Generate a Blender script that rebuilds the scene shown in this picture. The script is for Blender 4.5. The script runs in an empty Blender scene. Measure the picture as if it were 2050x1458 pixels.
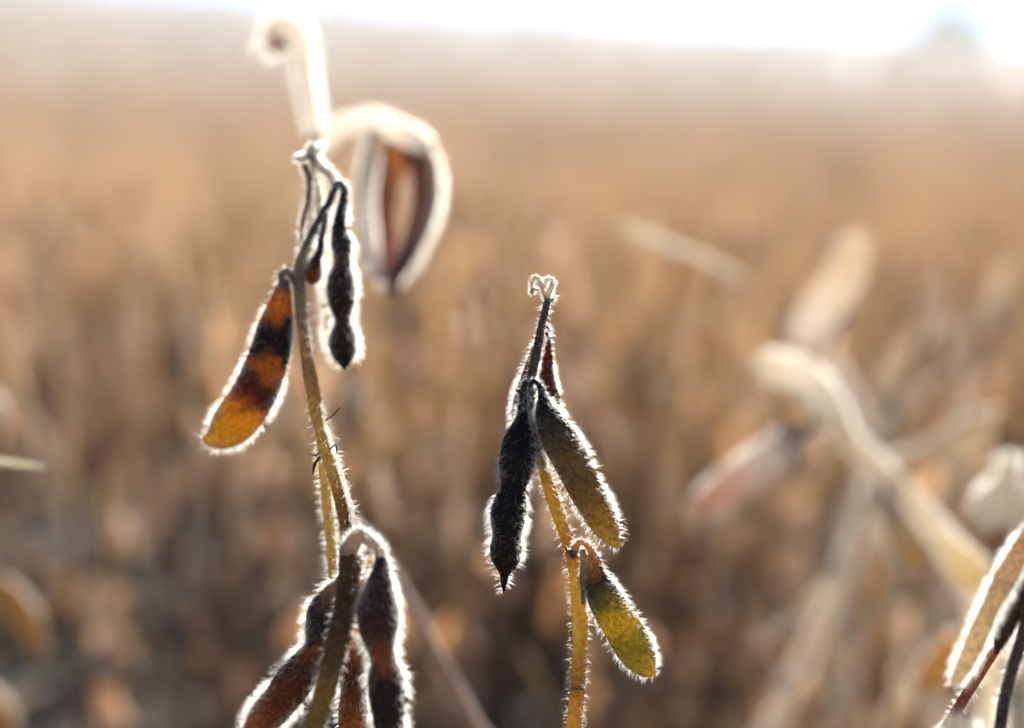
import bpy, math, random
import numpy as np
from mathutils import Matrix, Vector

# ------------------------------------------------------------------ camera, sky, sun, exposure
SC = bpy.context.scene
COL = SC.collection
CAM_H, PITCH, ROLL = 0.85, 9.0, 2.5
LENS, FOCUS, FSTOP = 50.0, 0.40, 3.0
SUN_EL, SUN_AZ, SUN_STRENGTH = 26.0, 20.0, 5.0      # azimuth from +Y towards +X
SKY_STRENGTH, EXPOSURE = 0.05, 2.7
HAZE = 0.0015

cam = bpy.data.objects.new('camera', bpy.data.cameras.new('camera'))
COL.objects.link(cam)
SC.camera = cam
cam.data.lens = LENS
cam.data.sensor_width = 36
cam.data.clip_start, cam.data.clip_end = 0.01, 5000
M_CAM = Matrix.Translation((0, 0, CAM_H)) @ Matrix.Rotation(math.radians(90 - PITCH), 4, 'X') @ Matrix.Rotation(math.radians(ROLL), 4, 'Z')
cam.matrix_world = M_CAM
cam.data.dof.use_dof = True
cam.data.dof.focus_distance = FOCUS
cam.data.dof.aperture_fstop = FSTOP
cam.data.dof.aperture_blades = 0

world = bpy.data.worlds.new("World")
SC.world = world
world.use_nodes = True
wn, wl = world.node_tree.nodes, world.node_tree.links
sky = wn.new('ShaderNodeTexSky')
sky.sky_type = 'NISHITA'
sky.sun_disc = False
sky.sun_elevation = math.radians(SUN_EL)
sky.sun_rotation = math.radians(SUN_AZ)
sky.dust_density = 0.1
sky.air_density = 0.22
sky.altitude = 1500
wl.new(sky.outputs[0], wn['Background'].inputs[0])
wn['Background'].inputs[1].default_value = SKY_STRENGTH

sd = bpy.data.lights.new('sun', 'SUN')
sd.energy = SUN_STRENGTH
sd.angle = math.radians(0.5)
sd.color = (1.0, 0.965, 0.90)
sun = bpy.data.objects.new('sun', sd)
COL.objects.link(sun)
e_, a_ = math.radians(SUN_EL), math.radians(SUN_AZ)
SUN_DIR = Vector((math.sin(a_) * math.cos(e_), math.cos(a_) * math.cos(e_), math.sin(e_)))
sun.rotation_euler = SUN_DIR.to_track_quat('Z', 'Y').to_euler()

SC.render.engine = 'CYCLES'
SC.cycles.use_denoising = True
SC.cycles.max_bounces = 10
SC.cycles.diffuse_bounces = 5
SC.cycles.transmission_bounces = 6
SC.cycles.volume_bounces = 1
SC.cycles.sample_clamp_indirect = 8
SC.view_settings.view_transform = 'Standard'
SC.view_settings.look = 'None'
SC.view_settings.gamma = 1
SC.view_settings.use_curve_mapping = False
SC.view_settings.exposure = EXPOSURE

RNG = np.random.default_rng(7)
FPX = 2050 * LENS / 36
M3 = np.array(M_CAM.to_3x3())
CPOS = np.array([0, 0, CAM_H])


def P(px, py, d):
    v = np.array([(px - 1025) / FPX * d, -(py - 729) / FPX * d, -d])
    return M3 @ v + CPOS


# ------------------------------------------------------------------ mesh building
class MB:
    """collects triangles and quads with two colours per vertex"""

    def __init__(self):
        self.v, self.q, self.t, self.c, self.g, self.n = [], [], [], [], [], 0

    def add(self, v, quads=None, tris=None, col=(.3, .2, .1), glow=(.4, .2, .05)):
        v = np.asarray(v, float)
        k = len(v)
        self.v.append(v)
        self.c.append(np.broadcast_to(np.asarray(col, float), (k, 3)))
        self.g.append(np.broadcast_to(np.asarray(glow, float), (k, 3)))
        if quads is not None and len(quads):
            self.q.append(np.asarray(quads, int) + self.n)
        if tris is not None and len(tris):
            self.t.append(np.asarray(tris, int) + self.n)
        self.n += k

    def arrays(self):
        v = np.concatenate(self.v)
        q = np.concatenate(self.q) if self.q else np.zeros((0, 4), int)
        t = np.concatenate(self.t) if self.t else np.zeros((0, 3), int)
        return v, q, t, np.concatenate(self.c), np.concatenate(self.g)

    def add_arrays(self, arr, R=None, T=None, tint=1.0):
        v, q, t, c, g = arr
        if R is not None:
            v = v @ np.asarray(R).T
        if T is not None:
            v = v + np.asarray(T)
        self.add(v, q, t, c * tint, g * tint)

    def mesh(self, name, mat, origin=None):
        v, q, t, c, g = self.arrays()
        if origin is not None:
            v = v - np.asarray(origin)
        me = bpy.data.meshes.new(name)
        nl = q.size + t.size
        me.vertices.add(len(v))
        me.loops.add(nl)
        me.polygons.add(len(q) + len(t))
        me.vertices.foreach_set('co', v.astype(np.float32).ravel())
        me.loops.foreach_set('vertex_index', np.concatenate([q.ravel(), t.ravel()]).astype(np.int32))
        st = np.concatenate([np.arange(len(q)) * 4, q.size + np.arange(len(t)) * 3]).astype(np.int32)
        me.polygons.foreach_set('loop_start', st)
        me.polygons.foreach_set('use_smooth', np.ones(len(q) + len(t), bool))
        me.update(calc_edges=True)
        for nm, arr in (('pigment', c), ('through', g)):
            a = me.attributes.new(nm, 'FLOAT_COLOR', 'POINT')
            a.data.foreach_set('color', np.hstack([arr, np.ones((len(arr), 1))]).astype(np.float32).ravel())
        me.materials.append(mat)
        return me

    def build(self, name, mat, parent=None, origin=None):
        o = bpy.data.objects.new(name, self.mesh(name, mat, origin))
        COL.objects.link(o)
        o.parent = parent
        return o


def tag(o, label=None, cat=None, group=None, kind=None):
    for k, v in (('label', label), ('category', cat), ('group', group), ('kind', kind)):
        if v:
            o[k] = v
    return o


def empty(name, loc):
    o = bpy.data.objects.new(name, None)
    o.empty_display_size = 0.05
    o.location = loc
    COL.objects.link(o)
    return o


def spline(pts, n, us=None):
    """Catmull-Rom through rows of pts, n samples, or at the length fractions us"""
    p = np.asarray(pts, float)
    if len(p) == 2:
        p = np.array([p[0], (p[0] + p[1]) / 2, p[1]])
    seg = np.linalg.norm(np.diff(p[:, :3], axis=0), axis=1)
    s = np.concatenate([[0], np.cumsum(np.maximum(seg, 1e-9))])
    q = np.vstack([2 * p[0] - p[1], p, 2 * p[-1] - p[-2]])
    out = []
    for u in (np.linspace(0, 1, n) if us is None else us) * s[-1]:
        i = min(np.searchsorted(s, u, 'right') - 1, len(p) - 2)
        t = (u - s[i]) / (s[i + 1] - s[i])
        a, b, c, d = q[i], q[i + 1], q[i + 2], q[i + 3]
        out.append(.5 * ((2 * b) + (c - a) * t + (2 * a - 5 * b + 4 * c - d) * t * t + (3 * b - a - 3 * c + d) * t ** 3))
    return np.array(out)


def ring_faces(nr, ns, cap=True):
    i, j = np.meshgrid(np.arange(nr - 1), np.arange(ns), indexing='ij')
    a = (i * ns + j).ravel()
    b = (i * ns + (j + 1) % ns).ravel()
    q = np.stack([a, b, b + ns, a + ns], 1)
    t = []
    if cap:
        for k in range(1, ns - 1):
            t.append((0, k + 1, k))
            o = (nr - 1) * ns
            t.append((o, o + k, o + k + 1))
    return q, np.array(t) if t else None


def tube_geo(c, rx, ry, ns, view=None, bump=None):
    """rings round the centreline c; rx across the view, ry along it"""
    n = len(c)
    T = np.gradient(c, axis=0)
    T /= np.maximum(np.linalg.norm(T, axis=1, keepdims=True), 1e-12)
    V = np.asarray(view) if view is not None else np.array([0.3, 1, 0.2])
    V = np.broadcast_to(V, T.shape)
    S = np.cross(T, V)
    bad = np.linalg.norm(S, axis=1) < 1e-6
    S[bad] = np.cross(T[bad], [1, .1, 0])
    S /= np.linalg.norm(S, axis=1, keepdims=True)
    D = np.cross(S, T)
    a = np.arange(ns) / ns * 2 * np.pi
    ca, sa = np.cos(a), np.sin(a)
    m = np.ones((n, ns)) if bump is None else bump
    v = c[:, None, :] + S[:, None, :] * (rx[:, None] * ca[None] * m)[..., None] + D[:, None, :] * (ry[:, None] * sa[None] * m)[..., None]
    nrm = S[:, None, :] * (ca[None] / np.maximum(rx, 1e-6)[:, None])[..., None] + D[:, None, :] * (sa[None] / np.maximum(ry, 1e-6)[:, None])[..., None]
    nrm /= np.linalg.norm(nrm, axis=2, keepdims=True)
    return v, nrm, T


def hairs(mb, pos, nrm, tan, length, rad, lean=.35, rnd=.35, rng=RNG, sides=3):
    """tapered bent hairs: three rings of vertices to a point"""
    k = len(pos)
    d = nrm + tan * lean + rng.normal(0, rnd, (k, 3))
    d /= np.linalg.norm(d, axis=1, keepdims=True)
    L = length * rng.uniform(.3, 1.0, k) ** .8 * 1.35
    bend = tan * .35 + rng.normal(0, .22, (k, 3))
    mid = pos + d * (L * .5)[:, None]
    tip = mid + (d + bend) * (L * .5)[:, None]
    h = np.cross(d, rng.normal(0, 1, (k, 3)))
    h /= np.linalg.norm(h, axis=1, keepdims=True)
    w = np.cross(d, h)
    rings = []
    R = rad * rng.uniform(.7, 1.25, k)
    for base, f in ((pos - d * (rad * 1.5), 1.0), (mid, .75)):
        for j in range(3):
            an = j * 2 * np.pi / 3
            rings.append(base + (h * math.cos(an) + w * math.sin(an)) * (R * f)[:, None])
    v = np.stack(rings + [tip], 1).reshape(-1, 3)
    o = np.arange(k)[:, None] * 7
    q = np.concatenate([o + np.array([[j, (j + 1) % 3, 3 + (j + 1) % 3, 3 + j]]) for j in range(2)])
    t = np.concatenate([o + np.array([[3 + j, 3 + (j + 1) % 3, 6]]) for j in range(2)])
    mb.add(v, q, t, (.8, .78, .72), (.8, .78, .72))


def scatter(v, nrm, T, count, rng=RNG, w=None, seam=False):
    """random points on a ring grid with normals and tangents"""
    n, ns, _ = v.shape
    r = np.linalg.norm(v - v.mean(1, keepdims=True), axis=2).mean(1)
    p = (r[:-1] + r[1:]) * np.linalg.norm(v.mean(1)[1:] - v.mean(1)[:-1], axis=1)
    if w is not None:
        p = p * w[:-1]
    if seam:      # patchy
        p = p * (1 + .55 * np.sin(np.linspace(0, rng.uniform(9, 20), n - 1) + rng.uniform(0, 6)) + .3 * rng.normal(0, 1, n - 1)).clip(.2, 2)
    p = p / p.sum()
    i = rng.choice(n - 1, count, p=p)
    if seam:      # pods are hairiest along their two seams
        pj = .05 + np.abs(np.cos((np.arange(ns) + .5) / ns * 2 * np.pi)) ** 3
        j = rng.choice(ns, count, p=pj / pj.sum())
    else:
        j = rng.integers(0, ns, count)
    fi, fj = rng.random(count)[:, None], rng.random(count)[:, None]
    j2 = (j + 1) % ns
    pos = (v[i, j] * (1 - fj) + v[i, j2] * fj) * (1 - fi) + (v[i + 1, j] * (1 - fj) + v[i + 1, j2] * fj) * fi
    nn = nrm[i, j] * (1 - fj) + nrm[i, j2] * fj
    nn /= np.linalg.norm(nn, axis=1, keepdims=True)
    return pos, nn, T[i]


# ------------------------------------------------------------------ materials
def new_mat(name):
    m = bpy.data.materials.new(name)
    m.use_nodes = True
    return m, m.node_tree.nodes, m.node_tree.links


def plant_mat(name, trans=0.5, speckle=0.5, scale=900, rough=.6, vary=0.0, bump=0.0, spec=.3):
    m, n, l = new_mat(name)
    out, b = n['Material Output'], n['Principled BSDF']
    b.inputs['Roughness'].default_value = rough
    b.inputs['Specular IOR Level'].default_value = spec
    tc = n.new('ShaderNodeTexCoord')
    nz = n.new('ShaderNodeTexNoise')
    nz.inputs['Scale'].default_value = scale
    nz.inputs['Detail'].default_value = 6
    nz.inputs['Roughness'].default_value = .65
    l.new(tc.outputs['Object'], nz.inputs['Vector'])
    rp = n.new('ShaderNodeMapRange')
    rp.inputs['From Min'].default_value = .36
    rp.inputs['From Max'].default_value = .62
    rp.inputs['To Min'].default_value = 1 - speckle
    rp.inputs['To Max'].default_value = 1 + speckle * .5
    l.new(nz.outputs[0], rp.inputs['Value'])
    fac = rp.outputs[0]
    if vary:
        oi = n.new('ShaderNodeObjectInfo')
        mr = n.new('ShaderNodeMapRange')
        mr.inputs['To Min'].default_value = 1 - vary
        mr.inputs['To Max'].default_value = 1 + vary
        l.new(oi.outputs['Random'], mr.inputs['Value'])
        mu = n.new('ShaderNodeMath')
        mu.operation = 'MULTIPLY'
        l.new(fac, mu.inputs[0])
        l.new(mr.outputs[0], mu.inputs[1])
        fac = mu.outputs[0]
    cols = []
    for nm in ('pigment', 'through'):
        a = n.new('ShaderNodeAttribute')
        a.attribute_name = nm
        v = n.new('ShaderNodeVectorMath')
        v.operation = 'SCALE'
        l.new(a.outputs['Color'], v.inputs[0])
        l.new(fac, v.inputs['Scale'])
        cols.append(v.outputs[0])
    l.new(cols[0], b.inputs['Base Color'])
    tr = n.new('ShaderNodeBsdfTranslucent')
    l.new(cols[1], tr.inputs[0])
    mx = n.new('ShaderNodeMixShader')
    mx.inputs[0].default_value = trans
    l.new(b.outputs[0], mx.inputs[1])
    l.new(tr.outputs[0], mx.inputs[2])
    l.new(mx.outputs[0], out.inputs[0])
    if bump:
        bp = n.new('ShaderNodeBump')
        bp.inputs['Strength'].default_value = bump
        bp.inputs['Distance'].default_value = .0006
        l.new(nz.outputs[0], bp.inputs['Height'])
        l.new(bp.outputs[0], b.inputs['Normal'])
    return m


MAT_POD = plant_mat('pod_shell', .65, .55, 900, .55, bump=.6)
MAT_STEM = plant_mat('dry_stem', .55, .35, 700, .5, bump=.5)
MAT_FIELD = plant_mat('field_crop', .62, .3, 90, .6, vary=.22)


def hair_mat():
    m, n, l = new_mat('white_fuzz')
    out, b = n['Material Output'], n['Principled BSDF']
    b.inputs['Base Color'].default_value = (.82, .80, .74, 1)
    b.inputs['Roughness'].default_value = .35
    b.inputs['Specular IOR Level'].default_value = .6
    tr = n.new('ShaderNodeBsdfTranslucent')
    tr.inputs[0].default_value = (.76, .75, .71, 1)
    mx = n.new('ShaderNodeMixShader')
    mx.inputs[0].default_value = .88
    l.new(b.outputs[0], mx.inputs[1])
    l.new(tr.outputs[0], mx.inputs[2])
    l.new(mx.outputs[0], out.inputs[0])
    return m


MAT_HAIR = hair_mat()


def soil_mat():
    m, n, l = new_mat('field_soil')
    b = n['Principled BSDF']
    b.inputs['Roughness'].default_value = .95
    tc = n.new('ShaderNodeTexCoord')
    nz = n.new('ShaderNodeTexNoise')
    nz.inputs['Scale'].default_value = 9
    nz.inputs['Detail'].default_value = 8
    nz2 = n.new('ShaderNodeTexNoise')
    nz2.inputs['Scale'].default_value = .25
    nz2.inputs['Detail'].default_value = 5
    l.new(tc.outputs['Object'], nz.inputs['Vector'])
    l.new(tc.outputs['Object'], nz2.inputs['Vector'])
    cr = n.new('ShaderNodeValToRGB')
    cr.color_ramp.elements[0].color = (.016, .012, .010, 1)
    cr.color_ramp.elements[0].position = .35
    cr.color_ramp.elements[1].color = (.06, .044, .03, 1)
    cr.color_ramp.elements[1].position = .7
    l.new(nz.outputs[0], cr.inputs[0])
    mx = n.new('ShaderNodeMix')
    mx.data_type = 'RGBA'
    l.new(nz2.outputs[0], mx.inputs['Factor'])
    l.new(cr.outputs[0], mx.inputs['A'])
    mx.inputs['B'].default_value = (.04, .03, .021, 1)
    l.new(mx.outputs['Result'], b.inputs['Base Color'])
    bp = n.new('ShaderNodeBump')
    bp.inputs['Distance'].default_value = .03
    l.new(nz.outputs[0], bp.inputs['Height'])
    l.new(bp.outputs[0], b.inputs['Normal'])
    return m


# ------------------------------------------------------------------ terrain
CREST_R = 130.0


def terr(x, y):
    x, y = np.asarray(x, float), np.asarray(y, float)
    r = np.hypot(x, y)
    az = np.degrees(np.arctan2(x, np.maximum(y, 1e-6) + np.where(y < 0, np.abs(y) * 0 + 1e-6, 0)))
    az = np.clip(az, -50, 50)
    el = 4.85 - .018 * az + .06 * np.sin(az * .55 + 1) + .04 * np.sin(az * 1.3)
    zc = CAM_H - .6 + CREST_R * np.tan(np.radians(el))
    back = np.clip((y + 10) / 25, 0, 1)
    t = np.clip((r - 5) / (CREST_R - 5), 0, 1)
    s = t ** 1.75
    t2 = np.clip((r - CREST_R) / 250, 0, 1)
    z = zc * (s - 1.1 * t2 ** 1.2) * back
    return z + .02 * np.sin(x * 1.7 + y * .6) * np.sin(y * 1.3) * np.clip(r / 2, 0, 1)


def make_ground():
    mb = MB()
    rr = np.concatenate([[0], np.geomspace(.3, 330, 110)])
    nseg = 180
    a = np.arange(nseg) / nseg * 2 * np.pi
    X = rr[:, None] * np.sin(a)[None]
    Y = rr[:, None] * np.cos(a)[None]
    Z = terr(X, Y)
    q, _ = ring_faces(len(rr), nseg, False)
    mb.add(np.stack([X, Y, Z], 2).reshape(-1, 3), q)
    o = mb.build('field_ground', soil_mat())
    tag(o, 'bare brown soil of the field under the dry soybean crop', None, None, 'structure')


make_ground()

# ------------------------------------------------------------------ field crop
PAL = [((.47, .37, .25), (.64, .48, .31)), ((.37, .265, .16), (.58, .40, .22)), ((.50, .43, .33), (.66, .54, .40)),
       ((.18, .12, .08), (.36, .235, .13)), ((.45, .37, .28), (.60, .475, .335)), ((.39, .275, .16), (.60, .42, .215))]


def unit_pod(beans, rng, nr=9, ns=6, fuzz=90, fr=.0002):
    """one low pod hanging along -Z from the origin, about 4.5 cm"""
    L = .045 * rng.uniform(.85, 1.15)
    u = np.linspace(0, 1, nr)
    env = np.clip(np.minimum(u / .18, (1 - u) / .14), 0, 1) ** .7
    w = .0048 * env * (1 + .22 * np.cos((u * beans - .5) * 2 * np.pi)) + .0006
    c = np.stack([.008 * np.sin(u * 2.2) * rng.choice([-1, 1]), .004 * u * u, -L * u], 1)
    v, nm, T = tube_geo(c, w, w * .6, ns)
    pi = rng.integers(0, len(PAL))
    col, glow = np.array(PAL[pi][0]), np.array(PAL[pi][1])
    q, t = ring_faces(nr, ns)
    mb = MB()
    sh = rng.uniform(.8, 1.15, nr).repeat(ns)[:, None]
    mb.add(v.reshape(-1, 3), q, t, col * sh * (1, .96, .97), glow * sh * (1, .955, .97))
    if fuzz:
        pos, n_, tt = scatter(v, nm, T, fuzz, rng)
        fz = MB()
        hairs(fz, pos, n_, tt, .0028, fr, rng=rng)
        mb.add_arrays(fz.arrays())
    return mb.arrays()


_r = np.random.default_rng(3)
POD_LIB = [unit_pod(b, _r) for b in (2, 3, 3, 3, 2, 3, 3, 2)]
POD_LIB_LOW = [unit_pod(b, _r, 6, 4, 40, .00032) for b in (2, 3, 3, 3, 2, 3)]


def rot(rx, ry, rz):
    return np.array((Matrix.Rotation(rz, 3, 'Z') @ Matrix.Rotation(ry, 3, 'Y') @ Matrix.Rotation(rx, 3, 'X')))


def crop_plant(rng, H, low=False):
    """stem geometry plus the places of its pods"""
    stem = MB()
    pods = []
    ns = 3 if low else 6

    def axis(base, top, r0, r1, sway):
        n = 9
        u = np.linspace(0, 1, n)[:, None]
        c = base * (1 - u) + top * u
        c = c + sway * np.sin(u * 3.0) + rng.normal(0, .003, (n, 3)) * u
        rad = np.linspace(r0, r1, n)
        rad[1::2] *= 1.15
        v, _, _ = tube_geo(c, rad, rad, ns)
        q, t = ring_faces(n, ns)
        k = rng.uniform(.8, 1.2)
        zz = np.clip(v[..., 2] / H, 0, 1).reshape(-1, 1)      # weathered brown plus canopy shade painted in low down, straw above
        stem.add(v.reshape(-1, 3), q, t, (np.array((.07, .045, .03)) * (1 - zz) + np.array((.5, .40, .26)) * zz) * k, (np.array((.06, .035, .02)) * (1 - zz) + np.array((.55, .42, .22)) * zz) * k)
        return c

    def nodes(c, u0, dens):
        Ln = np.linalg.norm(c[-1] - c[0])
        for u in np.arange(u0, 1.0, .045 / Ln):
            i = u * (len(c) - 1)
            k = min(int(i), len(c) - 2)
            p = c[k] * (1 - i + k) + c[k + 1] * (i - k)
            az = rng.uniform(0, 6.28)
            for _ in range(rng.integers(1, dens + 1)):
                a = az + rng.normal(0, .8)
                out = np.array([math.cos(a), math.sin(a), 0])
                q = p + out * rng.uniform(.006, .014) + np.array([0, 0, rng.uniform(-.002, .008)])
                v, _, _ = tube_geo(np.array([p, (p + q) / 2 + [0, 0, .004], q]), np.array([.0012, .0011, .001]), np.array([.0012, .0011, .001]), 3)
                qq, tt = ring_faces(3, 3)
                stem.add(v.reshape(-1, 3), qq, tt, (.26, .18, .1), (.5, .32, .14))
                tilt = rng.uniform(.0, .5)
                R = rot(0, -tilt, a)         # swing the hanging pod outwards
                R = R @ rot(0, 0, rng.uniform(0, 6.28))
                pods.append((rng.integers(0, 100), R, q))
            if rng.random() < .6:           # bare petiole
                a = rng.uniform(0, 6.28)
                d = np.array([math.cos(a), math.sin(a), rng.uniform(.8, 3)])
                d /= np.linalg.norm(d)
                ln = rng.uniform(.06, .2)
                q = np.array([p, p + d * ln * .5, p + d * ln - np.array([0, 0, .01])])
                v, _, _ = tube_geo(q, np.array([.0011, .0009, .0008]), np.array([.0011, .0009, .0008]), 3)
                qq, tt = ring_faces(3, 3)
                stem.add(v.reshape(-1, 3), qq, tt, (.36, .28, .18), (.6, .45, .25))

    b = np.zeros(3)
    top = np.array([rng.normal(0, .05), rng.normal(0, .05), H])
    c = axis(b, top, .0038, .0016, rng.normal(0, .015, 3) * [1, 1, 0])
    nodes(c, .45, 3)
    for _ in range(rng.integers(2, 5)):
        u = rng.uniform(.12, .4)
        p = c[int(u * 8)]
        a = rng.uniform(0, 6.28)
        t2 = p + np.array([math.cos(a) * rng.uniform(.06, .16), math.sin(a) * rng.uniform(.06, .16), (H - p[2]) * rng.uniform(.6, .98)])
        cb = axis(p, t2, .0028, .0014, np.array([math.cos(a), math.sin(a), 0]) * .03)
        nodes(cb, .35, 2)
    return stem, pods


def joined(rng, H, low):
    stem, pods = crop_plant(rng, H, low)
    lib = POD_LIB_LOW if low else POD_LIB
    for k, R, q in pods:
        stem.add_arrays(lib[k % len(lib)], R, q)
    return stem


POD_ME = []
for arr in POD_LIB:
    mb = MB()
    mb.add_arrays(arr)
    POD_ME.append(mb.mesh('pod', MAT_FIELD))
_r = np.random.default_rng(11)
SPLIT = []
for _ in range(8):
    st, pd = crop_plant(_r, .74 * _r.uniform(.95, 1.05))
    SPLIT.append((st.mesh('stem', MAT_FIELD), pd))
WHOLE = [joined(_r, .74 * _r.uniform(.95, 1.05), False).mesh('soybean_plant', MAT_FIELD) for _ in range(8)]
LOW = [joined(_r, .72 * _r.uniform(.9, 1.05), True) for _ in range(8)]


def crop_points(rng):
    out = []
    for r0, r1, dens in ((.92, 3.6, 80), (3.6, 7, 52), (7, 15, 26)):
        n = int(.5 * (r1 * r1 - r0 * r0) * math.radians(64) * dens)
        r = np.sqrt(rng.uniform(r0 * r0, r1 * r1, n))
        az = np.radians(rng.uniform(-32, 32, n))
        out.append(np.stack([r * np.sin(az), r * np.cos(az), r], 1))
    p = np.concatenate(out)
    # sown in rows 0.8 m apart that run away from the camera, with bare strips between
    m = .5 + .5 * np.sin(p[:, 0] * 4.1 + 1.2 * np.sin(p[:, 1] * 2.3) + 3.3) * np.sin(p[:, 1] * 3.4 + p[:, 0] * 1.3)
    g = np.abs((p[:, 0] + .42 - .03 * p[:, 1] + .4) % .80 - .4)
    row = np.clip((g - .07) / .12, 0, 1)
    p = p[rng.random(len(p)) < (.3 + .9 * m) * (.05 + .95 * row)]
    return p[np.argsort(p[:, 2])]


pts = crop_points(np.random.default_rng(21))
N_SPLIT, N_THING = 60, 298
rp = np.random.default_rng(5)
LBL = 'dry brown soybean plant with pods, blurred in the field behind the sharp ones'
GRP = 'blurred soybean plants of the field behind'
for i in range(N_THING):
    x, y, r = pts[i]
    z = float(terr(x, y)) - .01
    s, rz = rp.uniform(.86, 1.08), rp.uniform(0, 6.28)
    if i < N_SPLIT:
        me, pd = SPLIT[i % len(SPLIT)]
        o = empty('soybean_plant', (x, y, z))
        st = bpy.data.objects.new('stem', me)
        COL.objects.link(st)
        st.parent = o
        for k, R, q in pd:
            c = bpy.data.objects.new('pod', POD_ME[k % len(POD_ME)])
            COL.objects.link(c)
            c.parent = o
            c.matrix_local = Matrix.Translation(Vector(q)) @ Matrix(R.tolist()).to_4x4()
    else:
        o = bpy.data.objects.new('soybean_plant', WHOLE[i % len(WHOLE)])
        COL.objects.link(o)
        o.location = (x, y, z)
    o.rotation_euler = (rp.normal(0, .06), rp.normal(0, .06), rz)
    o.scale = (s, s, s)
    tag(o, LBL, 'soybean plant', GRP)

# the rest of the crop: one object, instanced with geometry nodes
lib_near = bpy.data.collections.new('crop_library')
lib_far = bpy.data.collections.new('crop_clump_library')
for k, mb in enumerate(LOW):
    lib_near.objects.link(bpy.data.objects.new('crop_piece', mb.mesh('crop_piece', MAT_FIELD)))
for k in range(4):
    cl = MB()
    for j in range(9):
        a = _r.uniform(0, 6.28)
        cl.add_arrays(LOW[_r.integers(0, 8)].arrays(), rot(0, 0, a), (_r.uniform(-.5, .5), _r.uniform(-.5, .5), 0), _r.uniform(.8, 1.15))
    lib_far.objects.link(bpy.data.objects.new('crop_clump', cl.mesh('crop_clump', MAT_FIELD)))


def crop_mass(name, xy, lib, label, sc):
    me = bpy.data.meshes.new(name)
    z = terr(xy[:, 0], xy[:, 1]) - .02
    me.from_pydata(np.column_stack([xy[:, :2], z]).tolist(), [], [])
    n = len(xy)
    rg = np.random.default_rng(n)
    a = me.attributes.new('turn', 'FLOAT', 'POINT')
    a.data.foreach_set('value', rg.uniform(0, 6.28, n).astype(np.float32))
    a = me.attributes.new('size', 'FLOAT', 'POINT')
    a.data.foreach_set('value', (sc * rg.uniform(.85, 1.12, n)).astype(np.float32))
    o = bpy.data.objects.new(name, me)
    COL.objects.link(o)
    ng = bpy.data.node_groups.new(name, 'GeometryNodeTree')
    ng.interface.new_socket('Geometry', in_out='INPUT', socket_type='NodeSocketGeometry')
    ng.interface.new_socket('Geometry', in_out='OUTPUT', socket_type='NodeSocketGeometry')
    N, L = ng.nodes, ng.links
    gi, go = N.new('NodeGroupInput'), N.new('NodeGroupOutput')
    ci = N.new('GeometryNodeCollectionInfo')
    ci.inputs['Collection'].default_value = lib
    ci.inputs['Separate Children'].default_value = True
    ci.inputs['Reset Children'].default_value = True
    iop = N.new('GeometryNodeInstanceOnPoints')
    iop.inputs['Pick Instance'].default_value = True
    t = N.new('GeometryNodeInputNamedAttribute')
    t.data_type = 'FLOAT'
    t.inputs['Name'].default_value = 'turn'
    s = N.new('GeometryNodeInputNamedAttribute')
    s.data_type = 'FLOAT'
    s.inputs['Name'].default_value = 'size'
    cx = N.new('ShaderNodeCombineXYZ')
    L.new(t.outputs['Attribute'], cx.inputs['Z'])
    L.new(gi.outputs[0], iop.inputs['Points'])
    L.new(ci.outputs[0], iop.inputs['Instance'])
    L.new(cx.outputs[0], iop.inputs['Rotation'])
    L.new(s.outputs['Attribute'], iop.inputs['Scale'])
    L.new(iop.outputs[0], go.inputs[0])
    md = o.modifiers.new('crop', 'NODES')
    md.node_group = ng
    tag(o, label, None, None, 'stuff')


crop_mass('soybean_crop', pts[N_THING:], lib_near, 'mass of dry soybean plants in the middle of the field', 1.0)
rf = np.random.default_rng(9)
far = []
for r0, r1, dens in ((14, 40, 1.5), (40, 160, .55)):
    n = int(.5 * (r1 * r1 - r0 * r0) * math.radians(70) * dens)
    r = np.sqrt(rf.uniform(r0 * r0, r1 * r1, n))
    az = np.radians(rf.uniform(-35, 35, n))
    far.append(np.stack([r * np.sin(az), r * np.cos(az), r], 1))
crop_mass('distant_soybean_crop', np.concatenate(far), lib_far, 'pale distant soybean crop rising to the skyline', 1.05)


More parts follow.
